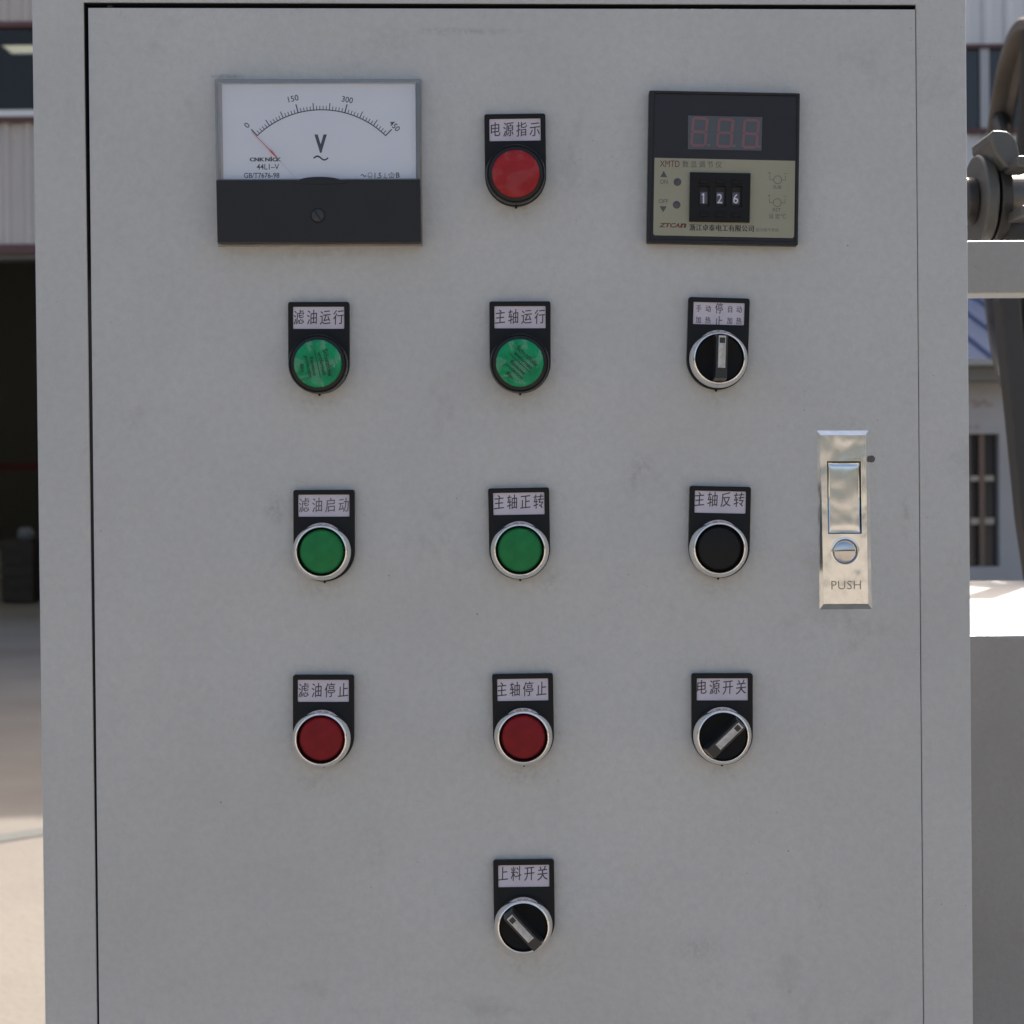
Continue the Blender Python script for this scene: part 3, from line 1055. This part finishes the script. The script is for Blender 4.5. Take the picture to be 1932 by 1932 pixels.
def lamp(top, rot, centre, label, chars, lensm, film, text_rot=None, **kw):
    it = device("indicator_lamp", top, rot, centre, label, chars, **kw)
    it.part("bezel", LAMP_RING, BLACK_G, loc=it.ctr)
    it.part("lens", LENS_ME, lensm, loc=it.ctr)
    if text_rot is not None:
        mb = MB()
        s = mm
        t = R(text_rot)
        ca, sa = math.cos(t), math.sin(t)
        def row(txt, u, v, wd, ht):
            write(mb, txt, u * ca - v * sa, u * sa + v * ca, wd, ht, 11.86 * mm, bold=.004, rot=t)
        row("Schutzfolie", .6 * s, 5.0 * s, 13.2 * s, 2.2 * s)
        row("entfernen", .5 * s, 2.1 * s, 11.2 * s, 1.9 * s)
        row("Remove", .9 * s, -2.3 * s, 9.2 * s, 1.8 * s)
        row("protection", .8 * s, -5.0 * s, 11.2 * s, 2.3 * s)
        row("film", .6 * s, -7.7 * s, 4.2 * s, 1.8 * s)
        mb.stroke([(-6.7 * s * ca - .15 * s * sa * -1, -6.7 * s * sa), (6.9 * s * ca, 6.9 * s * sa)], .26 * s, -11.86 * s)
        it.part("film_lettering", flat_mesh(mb), plain("lettering_green", (.003, .016, .010), .6), loc=it.ctr)
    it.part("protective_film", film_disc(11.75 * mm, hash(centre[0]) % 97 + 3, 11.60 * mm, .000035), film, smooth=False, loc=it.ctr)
    return it


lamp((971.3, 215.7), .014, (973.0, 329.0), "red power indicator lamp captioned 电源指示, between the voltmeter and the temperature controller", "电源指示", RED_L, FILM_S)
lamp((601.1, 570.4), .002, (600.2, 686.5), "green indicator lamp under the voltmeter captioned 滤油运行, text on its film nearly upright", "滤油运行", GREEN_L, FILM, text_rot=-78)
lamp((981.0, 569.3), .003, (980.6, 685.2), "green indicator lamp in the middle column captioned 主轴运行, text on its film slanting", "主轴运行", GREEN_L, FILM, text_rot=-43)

lay = []
u_ = [-9.9, -5.3, 0.1, 5.5, 10.0]
for i, (t1, t2) in enumerate((("手", "加"), ("动", "热"), ("停", "止"), ("自", "加"), ("动", "热"))):
    big = i == 2
    w2, h2 = (4.0, 5.4) if big else (2.9, 3.5)
    lay.append((t1, (u_[i]) * mm, (2.4 if not big else 2.7) * mm, w2 * mm, h2 * mm))
    lay.append((t2, (u_[i]) * mm, (-3.3 if not big else -3.7) * mm, w2 * mm, h2 * mm))
selector((1357.1, 562.5), -.028, (1356.2, 676.6), "black selector switch with upright handle, heating mode card in two rows of characters", "", 0, layout=lay)
button((610.9, 924.8), .003, (607.0, 1040.5), "green push button in the left column captioned 滤油启动", "滤油启动", GREEN, ink=plain("faded_ink", (.13, .12, .12), .7))
button((978.4, 921.1), .018, (980.8, 1037.5), "green push button in the middle column captioned 主轴正转", "主轴正转", GREEN, dz=.0006)
button((1359.5, 918.2), -.020, (1356.4, 1034.8), "black push button captioned 主轴反转, left of the chrome latch", "主轴反转", BLACK, dz=.0010, dx=-.0005)
button((610.0, 1274.2), .000, (606.3, 1393.5), "red push button in the left column captioned 滤油停止", "滤油停止", RED)
button((985.9, 1272.1), .016, (987.4, 1390.2), "red push button in the middle column captioned 主轴停止", "主轴停止", RED, dx=-.0006)
selector((1362.8, 1271.4), .003, (1363.6, 1388.6), "selector switch captioned 电源开关, its handle turned to the upper right", "电源开关", 46, dz=.0008, dx=-.0005)
selector((987.8, 1623.5), .014, (987.6, 1747.0), "selector switch lowest on the door captioned 上料开关, its handle turned to the upper left", "上料开关", -42, dz=.0009, dx=-.0005)

# ---- voltmeter
V = lambda X, Y: (390.0 + X / 4.503, 136.5 + Y / 4.503)
vc = V(945, 760)
HM = 11 * mm
vm = Inst("voltmeter", vc[0], vc[1], 0.0035, pydata('x', [], []), EDGE, "analogue voltmeter with white dial, 0 to 450 scale and black lower half", h=HM)


def vp(X, Y, h): return vm.L(*V(X, Y), h)


def quad(it, f, pts, h): return [f(x, y, h) for x, y in pts]


# housing: clear box with rounded rim, open in front; a pale base flange shows under the black half
base = plate_mesh([quad(vm, vp, ((72, 62), (1822, 60), (1836, 1475), (95, 1478)), 2 * mm)], DF, 3.2 * mm, .0004)
vm.body.data = base
base.materials.clear(); base.materials.append(plain("acrylic_base", (0.27, 0.26, 0.25), .25, var=.15, scale=60))
rim_o = quad(vm, vp, ((66, 58), (1800, 56), (1816, 80), (1814, 905), (80, 912)), HM)
rim_i = quad(vm, vp, ((92, 86), (1778, 84), (1782, 905), (104, 909)), HM)
vm.part("cover_rim", plate_mesh([rim_o, rim_i], 3.3 * mm, HM, .0004), EDGE)
dl = quad(vm, vp, ((128, 100), (1772, 96), (1778, 914), (142, 918)), 7 * mm)
vm.part("dial_plate", plate_mesh([dl], 3.3 * mm, 7 * mm, .0001), DIAL)
fl = quad(vm, vp, ((94, 88), (1776, 86), (1780, 908), (106, 912)), 5 * mm)
vm.part("dial_surround", plate_mesh([fl], 3.25 * mm, 5.2 * mm, .0001), plain("pale_surround", (.50, .47, .47), .35))
h7 = 7.05 * mm
mb = MB()
kk = K(-h7) / 4.503
cx, cy, Rr = 975, 1104, 786
def vpol(r, deg): return vp(cx + r * math.sin(R(deg)), cy - r * math.cos(R(deg)), h7)
mb.stroke([vpol(Rr, -43.9 + 87.8 * i / 60) for i in range(61)], 8.5 * kk, -h7)
for i in range(46):
    dg = -43.9 + 87.8 * i / 45
    if i % 15 == 0: l_, t_ = 72, 10
    elif i % 5 == 0: l_, t_ = 58, 8
    else: l_, t_ = 32, 6.5
    mb.stroke([vpol(Rr, dg), vpol(Rr + l_, dg)], t_ * kk, -h7)
vm.part("scale_marks", flat_mesh(mb), DIAL_INK)
mb = MB()


def vt(s, X, Y, wd, ht, rot=0, bold=0.0, shear=0, h=h7, spacing=1.0):
    p = vp(X, Y, h)
    write(mb, s, p[0], p[1], wd * kk, ht * kk, h, bold=bold, rot=R(rot), shear=shear, spacing=spacing)


vt("0", 341, 449, 34, 50, 48, .012)
vt("150", 735, 222, 90, 50, 13, .012)
vt("300", 1195, 232, 94, 50, -10, .012)
vt("450", 1597, 455, 98, 50, -46, .012)
vt("V", 968, 606, 106, 156, 0, .045)
for ch_, X_, w_ in (("C", 384, 36), ("N", 425, 38), ("K", 470, 40), ("N", 516, 38), ("i", 548, 13), ("C", 576, 34), ("K", 613, 38)):
    [vt(ch_, X_ + q_, 740 if ch_ != "i" else 736, w_, 33 if ch_ != "i" else 41, 0, .03, h=h7 + q_ * 4e-6) for q_ in (-1.5, 1.5)]
vt("44L1–V", 520, 802, 190, 48, 0, .012)
vt("GB/T7676-98", 467, 875, 300, 44, 0, .012)
vt("1.5", 1455, 876, 58, 46, 0, .012)
vt("B", 1624, 873, 32, 44, 0, .012)
vt("2", 1571, 878, 16, 24)
def tilde(X, Y, wd, amp, th):
    pts = [vp(X - wd / 2 + wd * i / 24, Y - amp * math.sin(2 * math.pi * i / 24), h7) for i in range(25)]
    mb.stroke(pts, th * kk, -h7)
tilde(970, 728, 118, 16, 12)
tilde(1332, 876, 42, 8, 7)
mb.stroke([vp(1370, 880, h7)] + [vp(1388 - 16 * math.cos(R(a)), 868 - 16 * math.sin(R(a)), h7) for a in range(0, 181, 20)] + [vp(1406, 880, h7)], 4 * kk, -h7)
mb.stroke([vp(1368, 884, h7), vp(1408, 884, h7)], 4 * kk, -h7)
mb.stroke([vp(1374, 896, h7), vp(1402, 896, h7)], 4 * kk, -h7)
mb.stroke([vp(1496, 896, h7), vp(1532, 896, h7)], 4.5 * kk, -h7)
mb.stroke([vp(1514, 896, h7), vp(1514, 856, h7)], 4.5 * kk, -h7)
st = []
for i in range(10):
    rr = 27 if i % 2 == 0 else 17
    st.append(vp(1571 + rr * math.sin(R(36 * i)), 876 - rr * math.cos(R(36 * i)), h7))
mb.stroke(st, 4 * kk, -h7, closed=True)
vm.part("dial_lettering", flat_mesh(mb), DIAL_INK)
h8 = 8.2 * mm
nd = MB()
q = [(382, 503), (386, 506), (530, 650), (560, 672), (600, 722), (590, 724), (548, 686), (526, 656), (382, 508)]
nd.prism([vp(a, b, h8) for a, b in q], -h8, -h8 - .0003)
vm.part("needle", nd.mesh(), NEEDLE)
nd = MB()
nd.stroke([vp(600, 728, h8), vp(770, 916, h8)], 3.2 * kk, -h8)
vm.part("needle_stem", flat_mesh(nd), NEEDLE_W)
vm.part("front_window", plate_mesh([quad(vm, vp, ((90, 84), (1780, 82), (1784, 912), (102, 914)), HM)], HM - 1.0 * mm, HM - .2 * mm, .0001), CLEAR)
blk = quad(vm, vp, ((79, 915), (1811, 909), (1819, 1438), (90, 1443)), HM + .6 * mm)
vm.part("lower_cover", plate_mesh([blk], 3.3 * mm, HM + .6 * mm, .0005), GREYBLACK)
bul = quad(vm, vp, [(960 - 175 * math.cos(R(t)), 918 - 31 * math.sin(R(t))) for t in range(0, 181, 10)], HM + .2 * mm)
vm.part("cover_bulge", plate_mesh([bul], 7.2 * mm, HM + .3 * mm, .0002), GREYBLACK)
bul2 = quad(vm, vp, [(960 + 240 * math.cos(R(t)), 930 - 22 * math.sin(R(t))) for t in range(0, 360, 12)], HM + .9 * mm)
vm.part("cover_bulge", plate_mesh([bul2], HM, HM + .9 * mm, .0003), GREYBLACK)
sp_ = vp(945, 1218, HM)
sw = obj("zero_screw_recess", sharp(lathe([(3.6 * mm, HM + .55 * mm), (3.6 * mm, HM + .72 * mm), (3.1 * mm, HM + .72 * mm), (3.1 * mm, HM + .55 * mm)], 48)), BLACK, vm.body, (sp_[0], 0, sp_[1]))
sr = obj("zero_screw", sharp(lathe([(3.05 * mm, HM + .5 * mm), (3.0 * mm, HM + 1.1 * mm), (2.6 * mm, HM + 1.4 * mm), (0, HM + 1.5 * mm)], 48)), plain('screw_plastic', (.032, .033, .036), .4), vm.body, (sp_[0], 0, sp_[1]))
sl = obj("screw_slot", MB().box(-.45 * mm, .45 * mm, -(HM + 1.56 * mm), -(HM + 1.2 * mm), -2.7 * mm, 2.7 * mm).mesh(), WELL, sr)
sl.rotation_euler = (0, R(-35), 0)
sl.parent = vm.body; sl.location = (sp_[0], 0, sp_[1])

# ---- temperature controller
T = lambda X, Y: (1209.0 + X / 6.003, 156.0 + Y / 6.003)
tc_ = T(937, 967)
tcn = Inst("temperature_controller", tc_[0], tc_[1], -0.0165, pydata('x', [], []), BLACK, "square digital temperature controller with dark display and thumbwheels set to 126", h=7 * mm)


def tp(X, Y, h): return tcn.L(*T(X, Y), h)


HT = 7 * mm
bz_o = quad(tcn, tp, ((95, 88), (1803, 120), (1780, 1845), (68, 1812)), 6.4 * mm)
bz_i = quad(tcn, tp, ((160, 122), (1770, 152), (1746, 1800), (108, 1768)), 6.4 * mm)
me = frame_mesh(bz_o, bz_i, DF, HT)
md_ = tcn.body.modifiers.new('bevel', 'BEVEL'); md_.width = .0009; md_.segments = 3
tcn.body.data = me; me.materials.append(GREYBLACK)
hf = 6.0 * mm
front = quad(tcn, tp, ((156, 118), (1774, 148), (1750, 1804), (104, 1772)), hf)
tcn.part("front_panel", plate_mesh([front], DF, hf, .0002), SMOKE)
bgp = [(155, 850), (1750, 885), (1737, 1742), (1718, 1760), (158, 1728), (141, 1708)]
tcn.part("face_plate", plate_mesh([quad(tcn, tp, bgp, hf + .25 * mm)], hf - .1 * mm, hf + .25 * mm, .00005), BEIGE)
dw = tcn.part("display_window", plate_mesh([quad(tcn, tp, ((537, 372), (1377, 390), (1367, 770), (533, 752)), hf + .2 * mm)], hf - .1 * mm, hf + .2 * mm, .00005), WINDOW_G)
kt = K(-hf) / 6.003
hs = hf + .25 * mm
# seven-segment figures, each segment a piece of its own
def digit(X, Y):
    sk_ = -0.075
    W2, H2 = 78, 158
    def q(u, v): return tp(X + u * W2 - sk_ * v * H2 * -1 * -1 + (-v * H2) * .0 - v * H2 * .16, Y + v * H2 + u * 3, hs)
    g = .07
    t = .125
    segs = []
    def S(a, b):
        segs.append((a, b))
    S((-.9, -1), (.9, -1)); S((-.9, 0), (.9, 0)); S((-.9, 1), (.9, 1))
    S((-1, -.94), (-1, -.06)); S((1, -.94), (1, -.06)); S((-1, .06), (-1, .94)); S((1, .06), (1, .94))
    for n_, (a, b) in enumerate(segs):
        a, b = [(u * (.86 if n_ < 3 else 1), v * (.97 if n_ < 3 else .92) + (.0 if n_ < 3 else .04 * (1 if u_s > 0 else -1))) for (u, v), u_s in ((a, a[1] + b[1]), (b, a[1] + b[1]))]
        m_ = MB().stroke([q(*a), q(*b)], 30 * kt, -hs - n_ * 4e-6)
        obj("display_segment", flat_mesh(m_), SEG, tcn.body)
for X, Y in ((662, 556), (955, 568), (1245, 578)):
    digit(X, Y)
for X, Y in ((770, 708), (1056, 716), (1345, 726)):
    p = tp(X, Y, hs)
    obj("decimal_point", flat_mesh(MB().stroke([(p[0] - 10 * kt, p[1]), (p[0] + 10 * kt, p[1])], 30 * kt, -hs)), SEG_DOT, tcn.body)
hb = hf + .30 * mm
mbg, mbr, mbs = MB(), MB(), MB()


mbb = MB()


def tt(m_, s, X, Y, wd, ht, bold=0.0, shear=0.0, full=False, lift=0.0):
    p = tp(X, Y, hb)
    write(m_, s, p[0], p[1], wd * kt, ht * kt, hb + lift, bold=bold, shear=shear, full=full)


tt(mbr, "XMTD", 328, 918, 222, 72)
for i, ch in enumerate("数显调节仪"):
    tt(mbg, ch, 506 + i * 94, 921 + i * 1.5, 74, 78, full=True)
tt(mbg, "ON", 261, 1122, 84, 50)
tt(mbg, "OFF", 256, 1342, 108, 46)
tri = MB()
for pts in (((260, 998), (298, 1070), (220, 1068)), ((212, 1398), (294, 1400), (253, 1468))):
    v_ = [tp(a, b, hb) for a, b in pts]
    mbg.add([(x, -hb, z) for x, z in v_], [(0, 2, 1)])
mbl = MB()
tt(mbl, "ZTC", 302, 1614, 180, 50, .035, .28)
tt(mbl, "A", 420, 1616, 58, 50, .035, .28)
tt(mbl, "n", 482, 1618, 66, 50, .045, .28)
for i, ch in enumerate("浙江卓泰电工有限公司"):
    tt(mbb, ch, 582 + i * 74, 1638 + i * 1.6, 72, 76, full=True)
    tt(mbb, ch, 587 + i * 74, 1638 + i * 1.6, 72, 76, full=True, lift=6e-6)
for i, ch in enumerate("百川电气专供"):
    tt(mbs, ch, 1320 + i * 44, 1665 + i * .8, 42, 42, -.004, full=True)
tt(mbs, "SUB", 1545, 1183, 95, 38)
tt(mbs, "RST", 1540, 1440, 92, 38)
tt(mbg, "设", 1475, 1512, 58, 58, -.004, full=True)
tt(mbg, "定", 1548, 1514, 58, 58, -.004, full=True)
tt(mbg, "℃", 1615, 1514, 56, 50, -.004)
for Y0 in (0, 258):
    X0_ = -5 if Y0 else 0
    cpts = [tp(1550 + X0_ + 45 * math.cos(R(a)), 1100 + Y0 + 45 * math.sin(R(a)), hb) for a in range(0, 360, 15)]
    mbs.stroke(cpts, 6 * kt, -hb, closed=True)
    mbs.stroke([tp(1505 + X0_, 1100 + Y0, hb), tp(1462 + X0_, 1100 + Y0, hb), tp(1460 + X0_, 1050 + Y0, hb)], 5 * kt, -hb)
    mbs.stroke([tp(1595 + X0_, 1103 + Y0, hb), tp(1636 + X0_, 1104 + Y0, hb), tp(1638 + X0_, 1054 + Y0, hb)], 5 * kt, -hb)
    mbs.stroke([tp(1444 + X0_, 1022 + Y0, hb), tp(1472 + X0_, 1023 + Y0, hb)], 5 * kt, -hb)
    mbs.stroke([tp(1458 + X0_, 1008 + Y0, hb), tp(1458 + X0_, 1036 + Y0, hb)], 5 * kt, -hb)
    mbs.stroke([tp(1622 + X0_, 1028 + Y0, hb), tp(1658 + X0_, 1029 + Y0, hb)], 5 * kt, -hb)
tcn.part("face_lettering", flat_mesh(mbg), INK_G)
tcn.part("maker_lettering", flat_mesh(mbb), plain("black_ink", (.03, .03, .03), .6))
tcn.part("model_lettering", flat_mesh(mbr), INK_R)
tcn.part("logo_lettering", flat_mesh(mbl), INK_R)
tcn.part("fine_lettering", flat_mesh(mbs), plain("pale_grey_ink", (.11, .11, .095), .6))
for X, Y in ((415, 1125), (406, 1383)):
    p = tp(X, Y, hb)
    obj("status_lamp", sharp(lathe([(0, hb + .5 * mm), (49 * kt * .6, hb + .38 * mm), (49 * kt, hb - .2 * mm)], 32), 60), LED, tcn.body, (p[0], 0, p[1]))
# thumbwheel block with three slots
HB = hf + 1.9 * mm
TWO = ((560, 1012), (1245, 1025), (1233, 1582), (550, 1570))
slots = []
for i, X in enumerate((714, 901, 1083)):
    dy = i * 3
    slots.append([(X - 60 + 4, 1165 + dy), (X + 60 + 4, 1167 + dy), (X + 58, 1398 + dy), (X - 62, 1396 + dy)])
tcn.part("thumbwheel_block", plate_mesh([quad(tcn, tp, TWO, HB)] + [quad(tcn, tp, s_, HB) for s_ in slots], hf, HB, .0003), BLACK)
tcn.part('slot_well', plate_mesh([quad(tcn, tp, ((600, 1140), (1200, 1150), (1190, 1430), (598, 1420)), hf)], hf + .2 * mm, hf + .36 * mm, .00003), WELL)
WHEELG = plain("wheel_grey", (.075, .08, .095), .4)
for i, (X, dgt) in enumerate(((713, "1"), (895, "2"), (1077, "6"))):
    dy = i * 3.5
    hwl = hf + 1.0 * mm
    wl_ = tcn.part("thumbwheel", plate_mesh([quad(tcn, tp, ((X - 41, 1234 + dy), (X + 43, 1236 + dy), (X + 41, 1372 + dy), (X - 43, 1370 + dy)), hwl)], hf + .3 * mm, hwl, .00015), WHEELG)
    m_ = MB()
    p = tp(X - (8 if dgt == "1" else 2), 1308 + dy, hwl + .03 * mm)
    if dgt == "1":
        m_.stroke([(p[0] - 12 * kt, p[1] + 36 * kt), (p[0] + 6 * kt, p[1] + 50 * kt)], 13 * kt, -(hwl + .03 * mm))
        m_.stroke([(p[0] + 6 * kt, p[1] + 52 * kt), (p[0] + 6 * kt, p[1] - 54 * kt)], 15 * kt, -(hwl + .035 * mm))
    else:
        write(m_, dgt, p[0], p[1], 58 * kt, 108 * kt, hwl + .03 * mm, bold=.008)
    tcn.part("thumbwheel_digit", flat_mesh(m_), DIGITS)
    for Y in (1120, 1492):
        p_ = [(X - 44, Y - 22 + dy), (X + 50, Y - 20 + dy), (X + 50, Y + 22 + dy), (X - 44, Y + 20 + dy)]
        tcn.part("step_key", plate_mesh([quad(tcn, tp, p_, HB + .6 * mm)], HB - .1 * mm, HB + .7 * mm, .0003), BLACK)

# ---- flush push latch
Lp = lambda X, Y: (1511.2 + X / 5.079, 789.7 + Y / 5.079)
lc = Lp(414, 971)
lat = Inst("door_latch", lc[0], lc[1], 0.0163, pydata('x', [], []), CHROME_P, "scuffed chrome push latch with paddle and round button, at the right edge of the door", h=2.5 * mm)


def lp(X, Y, h): return lat.L(*Lp(X, Y), h)


HL = 2.6 * mm
kl = K(-HL) / 5.079
po = quad(lat, lp, ((150, 115), (648, 115), (680, 1825), (178, 1830)), DF)
pi_ = quad(lat, lp, ((188, 158), (620, 158), (644, 1775), (216, 1778)), HL)
slot = quad(lat, lp, ((250, 408), (574, 408), (583, 1104), (260, 1104)), HL)
bcx = lp(424, 1275, HL)
hole = arc(bcx[0], bcx[1], 118 * kl, 0, 352.5, 47)
# chamfered face: sloping skirt plus flat top with its two openings
me = plate_mesh([pi_, slot, hole], DF + .2 * mm, HL, .00008)
sk2 = MB()
vs = [(x, -DF, z) for x, z in po] + [(x, -(HL - .05 * mm), z) for x, z in pi_]
sk2.add(vs, [(i, (i + 1) % 4, (i + 1) % 4 + 4, i + 4) for i in range(4)])
bm = bmesh.new(); bm.from_mesh(me)
sme = sk2.mesh(); bm.from_mesh(sme)
bmesh.ops.recalc_face_normals(bm, faces=bm.faces)
bm.to_mesh(me); bm.free()
lat.body.data = me; me.materials.append(CHROME_P)
lat.part("slot_well", plate_mesh([quad(lat, lp, ((240, 398), (585, 398), (594, 1114), (250, 1114)), HL)], DF, DF + .25 * mm, .00002), WELL)
# paddle: slightly domed slab
pd = quad(lat, lp, ((266, 424), (566, 424), (573, 1094), (270, 1094)), HL)
def pillow(c4, h0, h1, dome, nu=14, nv=28):
    vs, fs = [], []
    A, B_, C_, D_ = [Vector(p) for p in c4]
    for j_ in range(nv + 1):
        for i_ in range(nu + 1):
            u, v = i_ / nu, j_ / nv
            p = (A * (1 - u) + B_ * u) * (1 - v) + (D_ * (1 - u) + C_ * u) * v
            eu, ev = min(u, 1 - u) * 2, min(v, 1 - v) * 2
            e = min(1, eu / .16) * min(1, ev / .08)
            hh = h0 + (h1 - h0) * (e ** .5) + dome * (1 - (2 * u - 1) ** 2) * (1 - (2 * v - 1) ** 4) + (v - .5) * .0002
            vs.append((p.x, -hh, p.y))
    for j_ in range(nv):
        for i_ in range(nu):
            a = j_ * (nu + 1) + i_
            fs.append((a, a + nu + 1, a + nu + 2, a + 1))
    return pydata('pillow', vs, fs)
lat.part("paddle", pillow(pd, 1.3 * mm, 2.5 * mm, .0002), CHROME_P, smooth=True)
obj("button_ring", sharp(lathe([(138 * kl, HL - .1 * mm), (134 * kl, HL + .5 * mm), (124 * kl, HL + .6 * mm), (118 * kl, HL + .2 * mm), (116 * kl, 1.0 * mm)], 64), 60), CHROME_P, lat.body, (bcx[0], 0, bcx[1]))
rb = 112 * kl
obj("latch_button", sharp(lathe([(0, HL + 1.1 * mm)] + [(rb * math.sin(R(t)), HL - .9 * mm + 2.0 * mm * math.cos(R(t))) for t in range(8, 91, 6)] + [(rb, .9 * mm)], 64), 80), CHROME_B, lat.body, (bcx[0], 0, bcx[1]))
m_ = MB()
p = lp(433, 1595, HL)
write(m_, "PUSH", p[0], p[1], 284 * kl, 84 * kl, HL + .015 * mm, bold=-.004, extrude=.012, spacing=1.06)
me = m_.mesh()
lat.part("embossed_lettering", me, ETCH)
# drilled hole with a dark smear beside the latch
hp_ = P(1644, 866)
dh = obj("old_rivet", sharp(lathe([(0, .0012), (.0014, .0011), (.0019, .0004), (.0019, 0)], 24), 60), plain("dark_rivet", (.09, .085, .08), .5), cab, (hp_.x, 0, hp_.z) - OC if False else Vector((hp_.x, 0, hp_.z)) - OC)
